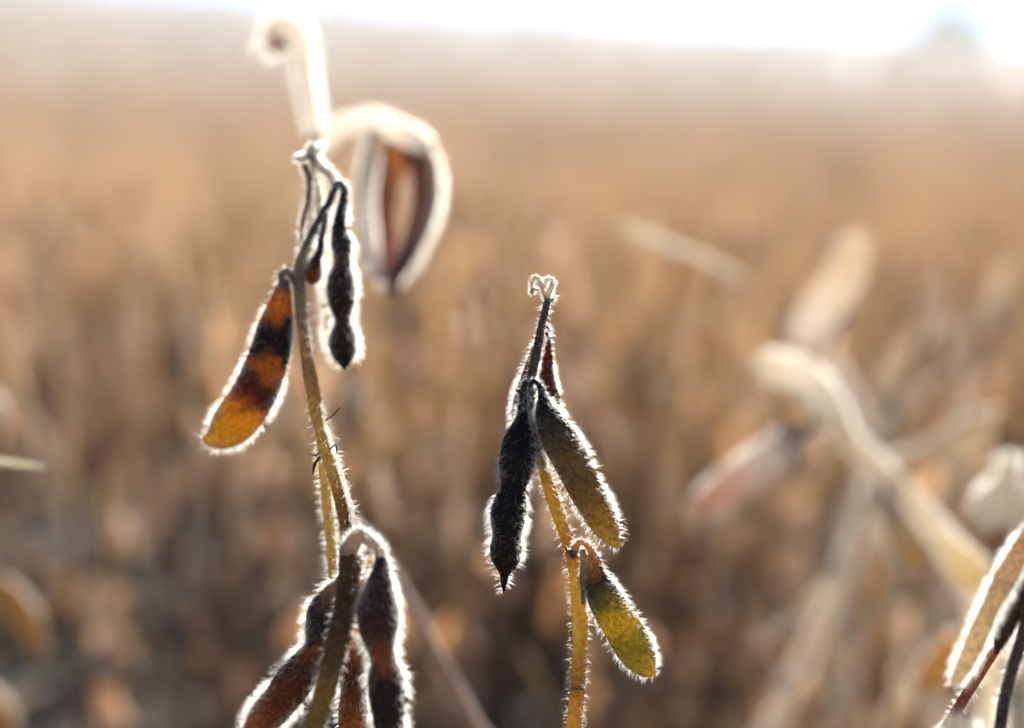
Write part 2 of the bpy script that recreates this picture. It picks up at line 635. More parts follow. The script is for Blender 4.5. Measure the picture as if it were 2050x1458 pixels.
# ------------------------------------------------------------------ far tree behind the crest
def far_tree(px, d, hgt, wid, label, seed):
    rg = np.random.default_rng(seed)
    p = P(px, 100, d)
    x, y = p[0], p[1]
    z = float(terr(x, y))
    root = empty('tree', (x, y, z - .3))
    tr = MB()
    top = np.array([0, 0, hgt * .8])
    c = np.linspace([0, 0, 0], top, 6)
    rad = np.linspace(hgt * .045, hgt * .01, 6)
    v, _, _ = tube_geo(c, rad, rad, 8)
    q, t = ring_faces(6, 8)
    tr.add(v.reshape(-1, 3), q, t, (.09, .07, .05), (.01, .01, .01))
    tips = []
    for _ in range(16):
        u = rg.uniform(.15, .95)
        b = np.array([0, 0, hgt * .8 * u])
        a = rg.uniform(0, 6.28)
        e = b + np.array([math.cos(a) * wid * .42 * (1.1 - u * .6), math.sin(a) * wid * .42 * (1.1 - u * .6), hgt * rg.uniform(.05, .2)])
        v, _, _ = tube_geo(np.array([b, (b + e) / 2, e]), np.array([.08, .05, .02]) * hgt / 6, np.array([.08, .05, .02]) * hgt / 6, 5)
        q, t = ring_faces(3, 5)
        tr.add(v.reshape(-1, 3), q, t, (.09, .07, .05), (.01, .01, .01))
        tips += [e, (b + e) / 2]
    tr.build('trunk', MAT_FIELD, root)
    cr = MB()
    for e in tips:
        k = 320
        c = e + rg.normal(0, wid * .1, (k, 3))
        a_, b_ = rg.normal(0, 1, (k, 3)), rg.normal(0, 1, (k, 3))
        a_ *= (.26 / np.linalg.norm(a_, axis=1))[:, None]
        b_ *= (.18 / np.linalg.norm(b_, axis=1))[:, None]
        v = np.stack([c - a_, c + b_, c + a_, c - b_], 1).reshape(-1, 3)
        sh = rg.uniform(.6, 1.3)
        cr.add(v, np.arange(k * 4).reshape(-1, 4), None, np.array((.06, .07, .03)) * sh, np.array((.07, .09, .03)) * sh)
    cr.build('crown', MAT_FIELD, root)
    tag(root, label, 'tree')


far_tree(1905, 136, 4.7, 7.4, 'hazy grey round tree on the skyline at upper right', 4)

# ------------------------------------------------------------------ hero plants
FUZZ_R = .00003


def path(pts, d0=None):
    """photo points (x, y[, width][, depth]) to world rows"""
    return np.array([P(*p) for p in pts])


def hero_pod(root, O, rows, depth, cols, aspect=.75, fuzz=2600, flen=.0019, label=None, name='pod', fr=1.15, ridge=0.0, n=56, ns=28):
    """rows: (px, py, full width in photo px[, depth offset]); cols: list of (u, pigment, through)"""
    rows = [tuple(r) + (0.0,) * (4 - len(r)) for r in rows]
    arr = []
    for x, y, w, dd in rows:
        d = depth + dd
        arr.append(np.concatenate([P(x, y, d), [w / FPX * d / 2]]))
    s = spline(arr, n)
    c, r = s[:, :3], np.maximum(s[:, 3], .00018)
    view = c.mean(0) - CPOS
    view /= np.linalg.norm(view)
    bump = 1 + RNG.normal(0, .006, (n, ns))
    a = np.arange(ns) / ns * 2 * np.pi
    # lens-like section: the two seams stand a little proud
    sec = 1 + .05 * np.exp(-((np.abs(np.cos(a)) - 1) / .04) ** 2)
    if ridge:
        sec = sec + ridge * np.exp(-((np.sin(a) + 1) / .03) ** 2)
    v, nm, T = tube_geo(c, r, r * aspect, ns, view, bump * sec[None])
    u = np.linspace(0, 1, n)
    us = [k[0] for k in cols]
    pg = np.stack([np.interp(u, us, [k[1][i] for k in cols]) for i in range(3)], 1)
    th = np.stack([np.interp(u, us, [k[2][i] for k in cols]) for i in range(3)], 1)
    # bands mix dark pigment with painted shading of the beans inside; uneven edges
    ph = RNG.uniform(0, 6.28, 6)
    U, A_ = np.meshgrid(np.linspace(0, 1, n), a, indexing='ij')
    wob = .028 * np.sin(A_ * 2 + ph[0] + 9 * U) + .022 * np.sin(A_ * 3 + ph[1] - 23 * U) + .016 * np.sin(A_ * 5 + ph[2] + 41 * U) + RNG.normal(0, .010, (n, ns))
    uu = np.clip(u[:, None] + wob, 0, 1)
    pgv = np.stack([np.interp(uu, u, pg[:, i]) for i in range(3)], 2)
    thv = np.stack([np.interp(uu, u, th[:, i]) for i in range(3)], 2)
    mb = MB()
    q, t = ring_faces(n, ns)
    mb.add(v.reshape(-1, 3), q, t, pgv.reshape(-1, 3), thv.reshape(-1, 3))
    o = mb.build(name, MAT_POD, root, O)
    if label:
        o['label'] = label
    if fuzz:
        fz = MB()
        hairs(fz, *scatter(v, nm, T, int(fuzz * .58), seam=True), flen, FUZZ_R * fr)
        f = fz.build('fuzz', MAT_HAIR, o, O)
        f['kind'] = 'stuff'
    return o


def hero_stem(root, O, rows, name='stem', col=(.24, .17, .07), glow=(.45, .28, .06), fuzz=1500, flen=.0016, n=60, ns=14, parent=None, label=None, cols=None):
    """rows: (px, py, width px, depth)"""
    arr = [np.concatenate([P(x, y, d), [w / FPX * d / 2]]) for x, y, w, d in rows]
    return stem_world(root, O, arr, name, col, glow, fuzz, flen, n, ns, parent, label, cols)


def stem_world(root, O, arr, name, col, glow, fuzz, flen, n, ns, parent=None, label=None, cols=None, nvis=None, fr=1.0):
    us = np.linspace(0, 1, n)
    fv = 1.0
    if nvis:     # finer above than near the ground
        ln = np.concatenate([[0], np.cumsum(np.linalg.norm(np.diff(np.array(arr)[:, :3], axis=0), axis=1))])
        fv = ln[nvis - 1] / ln[-1]
        k = int(n * .8)
        us = np.concatenate([np.linspace(0, fv, k, endpoint=False), np.linspace(fv, 1, n - k)])
    s = spline(arr, n, us)
    c, r = s[:, :3], np.maximum(s[:, 3], .0002)
    view = c.mean(0) - CPOS
    view /= np.linalg.norm(view)
    a = np.arange(ns) / ns * 2 * np.pi
    bump = 1 + .07 * np.cos(a * 5 + 1)[None] + RNG.normal(0, .012, (n, ns))
    wgt = np.where(us > fv * 1.15, .08, 1.0) / np.maximum(r, .0005)
    r = r * (1 + np.convolve(RNG.normal(0, .06, n), np.ones(3) / 3, 'same'))
    v, nm, T = tube_geo(c, r, r, ns, view, bump)
    mb = MB()
    q, t = ring_faces(n, ns)
    k = np.clip(1 + np.cumsum(RNG.normal(0, .05, n)), .75, 1.25)[:, None].repeat(ns, 0)
    if cols:
        u = np.clip(us / fv, 0, 1)
        us = [x[0] for x in cols]
        pg = np.stack([np.interp(u, us, [x[1][i] for x in cols]) for i in range(3)], 1).repeat(ns, 0)
        th = np.stack([np.interp(u, us, [x[2][i] for x in cols]) for i in range(3)], 1).repeat(ns, 0)
    else:
        pg, th = np.array(col), np.array(glow)
    mb.add(v.reshape(-1, 3), q, t, pg * k, th * k)
    o = mb.build(name, MAT_STEM, parent or root, O)
    if label:
        o['label'] = label
    if fuzz:
        fz = MB()
        hairs(fz, *scatter(v, nm, T, fuzz, w=wgt), flen, FUZZ_R * .9 * fr, lean=.1)
        f = fz.build('fuzz', MAT_HAIR, o, O)
        f['kind'] = 'stuff'
    return o


def to_ground(rows, base):
    """stem rows in world space continued down to the ground"""
    arr = [np.concatenate([P(x, y, d), [w / FPX * d / 2]]) for x, y, w, d in rows]
    a, b = arr[-2], arr[-1]
    g = np.array([base[0], base[1], base[2] - .01, b[3] * 1.2])
    dz = b[2] - g[2]
    d = (b - a)[:3]
    d = d / abs(d[2])
    k1 = b.copy(); k1[:3] = b[:3] + d * dz * .12
    k2 = g + (b - g) * .45
    k2[:2] = k2[:2] * .7 + k1[:2] * .3
    return arr + [k1, k2, g]


BLACK, DK = (.014, .013, .015), (.025, .018, .014)
BLUE = (.022, .026, .034)
G0 = (.012, .008, .005)

# ---- A: the sharp plant in the middle
D = .40
bx = P(1150, 1458, D)
bA = np.array([bx[0] + .01, bx[1] + .03, float(terr(bx[0], bx[1]))])
A = empty('soybean_plant', bA)
tag(A, 'sharp upright soybean plant in the middle with fuzzy dark and olive pods', 'soybean plant', 'soybean plants in front')
rows = [(1098, 596, 12, D), (1092, 620, 14, D), (1083, 660, 16, D), (1074, 705, 17, D), (1065, 752, 19, D), (1064, 785, 22, D),
        (1067, 850, 21, D), (1083, 925, 22, D), (1105, 995, 24, D), (1128, 1060, 27, D), (1146, 1105, 34, D), (1157, 1150, 36, D),
        (1161, 1210, 34, D), (1161, 1290, 31, D), (1156, 1375, 30, D - .003), (1149, 1458, 30, D - .006)]
stem_world(A, bA, to_ground(rows, bA), 'stem', None, None, 2300, .0018, 150, 16, nvis=len(rows),
           cols=[(0, (.09, .085, .09), (.10, .08, .07)), (.27, (.07, .062, .062), (.1, .07, .04)), (.33, (.05, .035, .025), (.2, .11, .03)), (.42, (.16, .10, .03), (.36, .24, .05)),
                 (.52, (.24, .15, .03), (.40, .28, .07)), (.60, (.10, .055, .02), (.3, .16, .03)), (.66, (.24, .16, .035), (.44, .31, .07)), (.8, (.22, .16, .045), (.40, .29, .06)), (.92, (.14, .08, .03), (.35, .2, .04)), (1, (.2, .13, .04), (.5, .32, .06))])
# pod one: dark, three beans, seam towards the viewer
hero_stem(A, bA, [(1063, 772, 12, D - .002), (1055, 764, 11, D - .004), (1048, 778, 12, D - .006), (1047, 806, 16, D - .006)], 'pedicel', (.03, .028, .032), (.02, .015, .012), 260, .0014, 16, 10)
hero_pod(A, bA, [(1047, 800, 14), (1045, 835, 24), (1039, 880, 58), (1035, 923, 68), (1031, 955, 58), (1028, 978, 48), (1023, 1002, 62), (1018, 1028, 69),
                 (1016, 1055, 62), (1015, 1074, 55), (1013, 1102, 61), (1012, 1125, 52), (1010, 1148, 22), (1009, 1166, 13), (1008, 1187, 2)], D - .004,
         [(0, BLUE, G0), (.2, BLACK, G0), (.33, (.035, .026, .02), (.06, .03, .012)), (.5, BLACK, G0), (.75, DK, (.05, .026, .01)), (.93, (.04, .028, .018), (.09, .05, .018)), (1, BLACK, G0)], 1.05, 3300, .0022, 'nearly black pod with three bean bulges and a pointed tip', ridge=.09)
# pod two: olive brown, speckled, resting to the right
hero_stem(A, bA, [(1062, 780, 12, D - .001), (1064, 766, 12, D - .006), (1074, 765, 12, D - .008), (1083, 780, 14, D - .008), (1088, 806, 26, D - .007)], 'pedicel', (.02, .024, .03), G0, 260, .0014, 18, 10)
hero_pod(A, bA, [(1087, 796, 20), (1094, 827, 44), (1117, 874, 68), (1143, 921, 70), (1167, 970, 66), (1194, 1019, 61), (1213, 1055, 52), (1228, 1080, 30), (1236, 1090, 14), (1242, 1097, 3)], D - .006,
         [(0, BLUE, G0), (.10, (.03, .035, .04), (.02, .014, .008)), (.2, (.10, .085, .05), (.06, .04, .012)), (.35, (.19, .145, .075), (.16, .10, .025)), (.5, (.19, .14, .065), (.16, .11, .03)), (.66, (.17, .115, .05), (.22, .14, .03)), (.85, (.22, .14, .05), (.36, .25, .06)), (1, (.26, .19, .09), (.5, .36, .12))],
         .8, 3300, .0021, 'olive brown speckled pod leaning to the right of the stem')
# pod three: behind the upper stem
hero_stem(A, bA, [(1092, 655, 10, D + .002), (1098, 662, 9, D + .005), (1099, 690, 9, D + .007)], 'pedicel', (.05, .03, .02), (.1, .04, .02), 120, .0014, 10, 8)
hero_pod(A, bA, [(1098, 680, 8), (1097, 715, 18), (1095, 755, 30), (1098, 795, 42), (1104, 835, 40), (1108, 870, 22), (1112, 890, 3)], D + .009,
         [(0, (.05, .02, .012), (.14, .05, .02)), (.5, (.045, .018, .01), (.12, .04, .015)), (1, DK, G0)], .7, 1800, .0018, 'reddish brown pod half hidden behind the upper stem')
# pod four: slim, behind on the left
hero_stem(A, bA, [(1078, 690, 10, D + .002), (1070, 690, 9, D + .006), (1064, 712, 9, D + .009)], 'pedicel', (.2, .16, .12), (.3, .2, .1), 100, .0014, 10, 8)
hero_pod(A, bA, [(1065, 705, 8), (1057, 745, 20), (1049, 790, 34), (1045, 835, 40), (1048, 880, 34), (1054, 910, 3)], D + .012,
         [(0, (.12, .08, .05), (.25, .13, .05)), (1, DK, G0)], .7, 1900, .0021)
# pod five: yellow olive, lower right
hero_stem(A, bA, [(1150, 1108, 18, D - .002), (1156, 1090, 14, D - .004), (1168, 1086, 13, D - .005), (1180, 1097, 15, D - .006), (1190, 1118, 20, D - .006)], 'pedicel', (.22, .14, .08), (.5, .3, .12), 420, .0015, 20, 10)
hero_stem(A, bA, [(1166, 1100, 12, D - .008), (1168, 1125, 13, D - .008), (1166, 1165, 12, D - .008), (1168, 1210, 8, D - .007)], 'bract', (.34, .25, .13), (.5, .34, .12), 160, .0012, 16, 8)
hero_pod(A, bA, [(1183, 1106, 20), (1186, 1123, 30), (1193, 1160, 52), (1213, 1203, 67), (1239, 1246, 71), (1262, 1284, 73), (1280, 1314, 66), (1296, 1338, 44), (1305, 1347, 22), (1314, 1356, 3)], D - .004,
         [(0, (.16, .11, .06), (.3, .18, .07)), (.12, (.15, .095, .055), (.25, .14, .06)), (.22, (.04, .042, .05), (.04, .04, .025)), (.36, (.10, .09, .045), (.14, .12, .02)), (.48, (.15, .12, .03), (.45, .33, .03)), (.55, (.22, .15, .03), (.52, .36, .045)), (.62, (.11, .10, .035), (.28, .23, .025)),
          (.78, (.15, .135, .035), (.28, .23, .04)), (.9, (.2, .16, .04), (.42, .32, .055)), (.97, (.24, .14, .035), (.66, .38, .06)), (1, (.3, .25, .15), (.5, .4, .2))], .6, 2700, .0018, 'yellow olive pod hanging lowest on the right')
for rr_ in ([(1150, 1112, 16, D - .004), (1140, 1104, 12, D - .006), (1134, 1102, 5, D - .007)], [(1064, 840, 12, D - .002), (1058, 832, 8, D - .003)]):
    hero_stem(A, bA, rr_, 'leaf_scar', (.16, .11, .06), (.2, .12, .05), 40, .0012, 8, 8)
# dried flower remains at the very top
for k, rr_ in enumerate(([(1094, 602, 8, D), (1090, 588, 9, D), (1084, 574, 8, D), (1080, 560, 9, D - .001), (1071, 556, 9, D - .002), (1065, 566, 8, D - .001), (1066, 578, 8, D), (1064, 590, 6, D)],
                         [(1097, 602, 11, D), (1099, 586, 12, D - .001), (1106, 572, 10, D - .002), (1104, 559, 9, D - .001), (1095, 560, 9, D), (1091, 572, 7, D + .001)],
                         [(1078, 580, 5, D), (1067, 580, 7, D - .001), (1064, 588, 4, D - .001)], [(1098, 606, 6, D), (1106, 600, 7, D), (1112, 590, 3, D + .001)])):
    hero_stem(A, bA, rr_, 'dried_flower', (.42, .38, .32), (.5, .44, .34), 420 if k < 2 else 90, .0011, 20, 8)
# small bracts at the pod node
for rr_ in ([(1052, 790, 10, D - .005), (1042, 785, 9, D - .007), (1032, 780, 3, D - .007)], [(1050, 808, 12, D - .008), (1041, 816, 10, D - .009), (1046, 826, 3, D - .009)], [(1094, 668, 9, D + .001), (1100, 676, 3, D + .002)]):
    hero_stem(A, bA, rr_, 'bract', (.05, .045, .045), (.1, .08, .05), 90, .0013, 8, 8)

# ---- B: the soft plant on the left
bx = P(640, 1458, 0.3745)
bB = np.array([bx[0] + .0, bx[1] + .03, float(terr(bx[0], bx[1]))])
B = empty('soybean_plant', bB)
tag(B, 'tall soybean plant left of centre with amber pod and white rimmed pods', 'soybean plant', 'soybean plants in front')
rows = [(674, 374, 15, 0.4357), (660, 405, 17, 0.4349), (638, 448, 18, 0.4340), (615, 494, 21, 0.4323), (599, 545, 25, 0.4306), (601, 600, 24, 0.4272), (606, 660, 23, 0.4255), (618, 740, 26, 0.4221), (636, 830, 29, 0.4170),
        (655, 900, 31, 0.4102), (680, 980, 33, 0.4017), (698, 1055, 37, 0.3932), (702, 1115, 44, 0.3864), (690, 1220, 46, 0.3796), (661, 1340, 46, 0.3745), (630, 1458, 44, 0.3702)]
stem_world(B, bB, to_ground(rows, bB), 'stem', None, None, 2600, .002, 150, 16, nvis=len(rows),
           cols=[(0, (.03, .03, .034), (.02, .015, .01)), (.08, (.06, .055, .055), (.08, .06, .04)), (.14, (.22, .19, .13), (.35, .27, .14)), (.22, (.34, .27, .17), (.5, .38, .2)), (.32, (.26, .17, .10), (.5, .33, .15)), (.44, (.30, .22, .09), (.56, .40, .12)),
                 (.55, (.30, .23, .09), (.54, .40, .12)), (.63, (.16, .10, .04), (.35, .2, .05)), (.70, (.12, .08, .03), (.3, .18, .04)), (.8, (.09, .062, .025), (.2, .13, .03)), (1, (.12, .09, .03), (.3, .2, .04))])
hero_stem(B, bB, [(641, 880, 12, 0.4170), (648, 940, 20, 0.4187), (656, 1020, 21, 0.4187), (664, 1100, 21, 0.4170), (668, 1175, 18, 0.4136)], 'side_stem', (.2, .15, .05), (.40, .29, .07), 1300, .002, 40, 12)
# twigs and tip
hero_stem(B, bB, [(596, 548, 9, 0.4340), (604, 500, 9, 0.4365), (606, 445, 9, 0.4383), (617, 403, 11, 0.4383), (620, 362, 12, 0.4383), (609, 328, 12, 0.4383)], 'petiole', (.2, .13, .11), (.35, .2, .15), 800, .0019, 40, 10)
hero_stem(B, bB, [(674, 376, 16, 0.4357), (664, 352, 18, 0.4374), (645, 336, 17, 0.4391), (628, 318, 16, 0.4400), (618, 308, 12, 0.4400)], 'petiole', (.36, .33, .28), (.5, .42, .3), 900, .0021, 30, 10)
hero_stem(B, bB, [(625, 322, 14, 0.4400), (632, 360, 14, 0.4416), (640, 410, 14, 0.4425), (636, 455, 10, 0.4391)], 'petiole', (.4, .36, .3), (.55, .47, .34), 700, .0021, 24, 10)
for rr_ in ([(617, 312, 12, 0.4400), (608, 318, 13, 0.4391), (598, 318, 12, 0.4383), (590, 314, 5, 0.4383)], [(620, 312, 13, 0.4400), (621, 300, 14, 0.4400), (628, 294, 12, 0.4391), (632, 300, 8, 0.4391)], [(630, 320, 10, 0.4400), (640, 300, 8, 0.4425), (648, 286, 4, 0.4442)]):
    hero_stem(B, bB, rr_, 'dried_flower', (.45, .42, 0.3660), (.55, .5, .4), 330, .0017, 14, 8)
# long twin-lobed dark pod
hero_stem(B, bB, [(672, 380, 16, 0.4349), (678, 368, 15, 0.4331), (688, 374, 16, 0.4315), (688, 400, 19, 0.4306), (682, 430, 22, 0.4306)], 'pedicel', (.025, .028, .036), G0, 420, .002, 20, 10)
hero_pod(B, bB, [(684, 418, 18), (679, 455, 26), (684, 488, 40), (685, 524, 32), (683, 558, 50), (683, 590, 55), (685, 622, 42), (686, 644, 30), (687, 668, 48), (687, 692, 54), (688, 715, 42), (689, 730, 20), (690, 741, 3)], 0.4306,
         [(0, BLUE, G0), (.12, BLACK, G0), (.2, (.10, .09, .10), (.03, .02, .02)), (.33, (.13, .06, .06), (.12, .04, .03)), (.42, (.05, .034, .034), (.05, .024, .016)), (.6, (.05, .03, .028), (.08, .034, .02)), (.75, (.05, .028, .022), (.09, .04, .016)), (.88, DK, (.05, .03, .01)), (1, DK, (.05, .03, .01))],
         .8, 5000, .0027, 'dark two-lobed pod with a thick white furry rim')
# small aborted pod
hero_stem(B, bB, [(655, 425, 10, 0.4323), (650, 450, 12, 0.4306), (643, 480, 14, 0.4298)], 'pedicel', (.1, .06, .05), (.12, .06, .04), 150, .002, 12, 8)
hero_pod(B, bB, [(644, 470, 12), (641, 500, 14), (633, 522, 22), (628, 545, 33), (625, 560, 28), (622, 570, 6)], 0.4298,
         [(0, (.06, .045, .04), (.05, .03, .02)), (.5, (.03, .022, .02), (.04, .02, .01)), (.75, (.10, .04, .015), (.3, .1, .02)), (1, (.12, .05, .015), (.4, .16, .03))], .8, 1300, .0026, 'tiny brown one-bean pod')
# pale furry pod hidden behind the pair
hero_pod(B, bB, [(662, 400, 8), (660, 450, 20), (662, 510, 30), (661, 560, 34), (664, 620, 30), (668, 680, 30), (672, 712, 4)], 0.4442,
         [(0, (.35, .3, .24), (.5, .42, .3)), (1, (.3, .25, .2), (.5, .4, .28))], .7, 2200, .0030)
# amber pod on the left
hero_stem(B, bB, [(597, 575, 15, 0.4289), (584, 553, 12, 0.4272), (572, 543, 12, 0.4255), (562, 552, 11, 0.4246), (568, 575, 14, 0.4255)], 'pedicel', (.2, .14, .1), (.4, .26, .15), 500, .0019, 20, 10)
hero_pod(B, bB, [(569, 560, 18), (562, 604, 42), (551, 656, 66), (541, 704, 76), (527, 748, 82), (507, 793, 85), (482, 831, 86), (456, 859, 76), (432, 876, 50), (415, 880, 24), (404, 880, 3)], 0.4255,
         [(0, (.16, .12, .09), (.3, .18, .1)), (.08, (.17, .08, .03), (.38, .19, .05)), (.2, (.15, .06, .02), (.38, .18, .04)), (.26, (.02, .018, .02), (.02, .01, .008)), (.40, (.014, .014, .017), (.015, .008, .006)), (.46, (.15, .07, .02), (.42, .20, .035)), (.50, (.13, .06, .02), (.40, .19, .035)), (.55, (.03, .018, .014), (.06, .02, .008)),
          (.64, (.035, .016, .01), (.12, .03, .008)), (.70, (.15, .07, .015), (.48, .25, .035)), (.8, (.16, .085, .015), (.48, .28, .035)), (.9, (.13, .085, .02), (.46, .30, .04)), (1, (.2, .15, .08), (.5, .35, .12))],
         .42, 5200, .0024, 'translucent amber pod with black bands, hanging furthest left')
# lower node: knob, pedicels and three pods
hero_stem(B, bB, [(698, 1110, 40, 0.3864), (708, 1085, 34, 0.3839), (722, 1072, 30, 0.3813), (740, 1082, 27, 0.3796), (757, 1098, 22, 0.3779), (763, 1120, 24, 0.3770)], 'pedicel', (.34, .27, .22), (.46, .35, .26), 900, .002, 26, 12)
hero_stem(B, bB, [(748, 1112, 18, 0.3830), (742, 1150, 26, 0.3839), (728, 1185, 26, 0.3847), (714, 1215, 24, 0.3847), (706, 1250, 14, 0.3847)], 'petiole', (.32, .2, .07), (.6, .36, .1), 450, .0018, 24, 12)
hero_pod(B, bB, [(764, 1115, 20), (763, 1140, 34), (759, 1180, 58), (757, 1222, 80), (758, 1258, 76), (762, 1292, 58), (767, 1320, 48), (771, 1350, 66), (775, 1392, 72), (778, 1440, 60), (782, 1475, 54), (786, 1505, 40), (788, 1525, 14), (790, 1545, 3)], 0.3762,
         [(0, (.04, .024, .024), G0), (.15, (.10, .058, .052), (.05, .022, .016)), (.35, (.085, .046, .038), (.09, .036, .02)), (.48, (.18, .10, .05), (.3, .14, .05)), (.56, (.035, .025, .024), (.04, .018, .01)), (.75, (.05, .034, .028), (.06, .028, .014)), (1, (.05, .036, .026), (.12, .06, .03))],
         .85, 4800, .0026, 'dark purple brown pod hanging from the lower node')
hero_stem(B, bB, [(690, 1150, 20, 0.3847), (682, 1158, 18, 0.3864), (673, 1175, 18, 0.3881)], 'pedicel', (.1, .07, .05), (.2, .12, .05), 150, .002, 12, 8)
hero_pod(B, bB, [(674, 1165, 18), (664, 1190, 42), (650, 1222, 64), (641, 1260, 58), (632, 1294, 42), (618, 1320, 56), (596, 1354, 74), (566, 1396, 70), (536, 1430, 66), (512, 1456, 48), (496, 1476, 26), (480, 1494, 3)], 0.3881,
         [(0, (.2, .16, .12), (.3, .2, .1)), (.15, (.05, .05, .055), (.04, .03, .02)), (.32, (.06, .05, .045), (.06, .04, .02)), (.4, (.12, .06, .03), (.25, .1, .03)), (.46, (.05, .03, .022), (.06, .024, .012)), (.6, (.07, .042, .024), (.15, .065, .018)), (.75, (.08, .05, .024), (.2, .09, .02)), (.9, (.12, .07, .03), (.4, .2, .05)), (1, (.3, .22, .12), (.5, .35, .15))],
         .75, 5200, .0026, 'brown pod slanting down to the lower left')
hero_pod(B, bB, [(712, 1255, 12), (713, 1300, 46), (710, 1345, 56), (708, 1385, 50), (707, 1425, 56), (706, 1470, 50), (705, 1510, 20), (704, 1530, 3)], 0.3983,
         [(0, (.2, .12, .06), (.45, .25, .08)), (.3, (.05, .03, .02), (.10, .04, .015)), (.6, (.1, .055, .03), (.2, .1, .04)), (1, (.2, .13, .06), (.4, .24, .09))], .7, 2200, .0024, 'golden brown pod behind the lower stem')
# dark dry wisps on the stem
for rr_ in ([(642, 905, 4, 0.4119), (630, 912, 4, 0.4110), (620, 908, 2, 0.4102)], [(640, 915, 5, 0.4102), (630, 930, 6, 0.4085), (626, 950, 3, 0.4085)], [(652, 842, 3, 0.4119), (668, 830, 2, 0.4110), (682, 815, 1.5, 0.4102)], [(660, 900, 3, 0.4042), (672, 890, 3, 0.4034), (674, 906, 2, 0.4034)]):
    hero_stem(B, bB, rr_, 'tendril', (.04, .035, .03), (.03, .02, .01), 0, 0, 8, 6)


# ---- C: plant behind the left one: hooked tip, split open pod
def valve(root, O, rows, depth, cols, thick=.0009, fuzz=1500, flen=.003, curl=.55, label=None):
    """one half of an open pod: a curved shell strip with thickness; rows as for pods, last value = facing angle"""
    arr = [np.concatenate([P(x, y, depth + dd), [w / FPX * depth / 2, ang]]) for x, y, w, dd, ang in rows]
    n, m = 36, 11
    s = spline(arr, n)
    c, r, an = s[:, :3], np.maximum(s[:, 3], .0003), s[:, 4]
    T = np.gradient(c, axis=0)
    T /= np.linalg.norm(T, axis=1, keepdims=True)
    V = c.mean(0) - CPOS
    V = np.broadcast_to(V / np.linalg.norm(V), T.shape)
    S0 = np.cross(T, V)
    S0 /= np.linalg.norm(S0, axis=1, keepdims=True)
    D0 = np.cross(S0, T)
    S = S0 * np.cos(an)[:, None] + D0 * np.sin(an)[:, None]
    Dn = -S0 * np.sin(an)[:, None] + D0 * np.cos(an)[:, None]
    t = np.linspace(-1, 1, m)
    grids = []
    for off in (0, thick):
        g = c[:, None] + S[:, None] * (r[:, None] * np.sin(t * 1.2)[None] / math.sin(1.2))[..., None] + Dn[:, None] * ((r * curl)[:, None] * (np.cos(t * 1.4)[None]) + off)[..., None]
        grids.append(g)
    loop = np.concatenate([grids[0], grids[1][:, ::-1]], 1)
    ns = loop.shape[1]
    nm = loop - loop.mean(1, keepdims=True)
    nm = np.concatenate([-np.broadcast_to(Dn[:, None], grids[0].shape), np.broadcast_to(Dn[:, None], grids[0].shape)], 1)
    u = np.linspace(0, 1, n)
    us = [k[0] for k in cols]
    pg = np.stack([np.interp(u, us, [k[1][i] for k in cols]) for i in range(3)], 1).repeat(ns, 0)
    th = np.stack([np.interp(u, us, [k[2][i] for k in cols]) for i in range(3)], 1).repeat(ns, 0)
    mb = MB()
    q, tt = ring_faces(n, ns)
    mb.add(loop.reshape(-1, 3), q, tt, pg, th)
    o = mb.build('pod_valve', MAT_POD, root, O)
    if label:
        o['label'] = label
    fz = MB()
    pos, nn, tt = scatter(loop, nm, T, fuzz)
    k = np.einsum('ij,ij->i', nn, Dn[0][None].repeat(len(nn), 0)) > -2
    hairs(fz, pos[k], nn[k], tt[k], flen, FUZZ_R * 2.2, rnd=.6)
    f = fz.build('fuzz', MAT_HAIR, o, O)
    f['kind'] = 'stuff'


PALE, PALEG = (.62, .58, .52), (.76, .70, .62)
bx = P(950, 1458, 0.5720)
bC = np.array([bx[0] + .03, bx[1] + .04, float(terr(bx[0], bx[1]))])
C = empty('soybean_plant', bC)
tag(C, 'blurred pale plant behind the left one with hooked tip and split open pod', 'soybean plant', 'soybean plants in front')
rows = [(632, 268, 22, 0.6032), (632, 340, 18, 0.6032), (618, 440, 18, 0.5980), (604, 540, 18, 0.5928), (608, 660, 18, 0.5907), (628, 800, 18, 0.5886), (655, 920, 18, 0.5855), (694, 1030, 19, 0.5824), (748, 1100, 24, 0.5782), (800, 1180, 26, 0.5751), (860, 1285, 27, 0.5720), (915, 1385, 27, 0.5699), (955, 1458, 27, 0.5678)]
stem_world(C, bC, to_ground(rows, bC), 'stem', (.22, .155, .125), (.26, .18, .13), 2200, .002, 110, 12, nvis=len(rows))
# hooked top
hero_pod(C, bC, [(632, 275, 24), (626, 225, 28), (616, 170, 32), (607, 120, 42), (598, 84, 52), (582, 60, 60), (562, 56, 56), (550, 70, 46), (550, 88, 34), (556, 100, 22), (562, 104, 6)], .58,
         [(0, PALE, PALEG), (.86, PALE, PALEG), (1, (.3, .12, .05), (.5, .2, .06))], 1, 5000, .0034, fr=2.0, label='white furry hooked tip', name='shoot_tip')
hero_pod(C, bC, [(550, 60, 14), (540, 85, 26), (528, 105, 24), (520, 118, 4)], 0.6084, [(0, PALE, PALEG), (1, PALE, PALEG)], 1, 1200, .003, fr=2.0, name='bract')
hero_stem(C, bC, [(640, 262, 20, 0.6011), (650, 285, 14, 0.6011), (658, 300, 8, 0.6011)], 'bract', PALE, PALEG, 300, .003, 10, 8)
hero_stem(C, bC, [(634, 268, 24, 0.6032), (670, 254, 26, 0.5980), (715, 244, 30, 0.5907), (755, 240, 36, 0.5845), (800, 262, 44, 0.5793), (838, 284, 46, 0.5741), (858, 300, 34, 0.5720)], 'petiole', PALE, PALEG, 2600, .0028, 44, 14)
VAL = [(0, (.4, .32, .26), (.6, .45, .33)), (.5, (.34, .26, .21), (.5, .36, .26)), (1, (.22, .1, .08), (.35, .14, .1))]
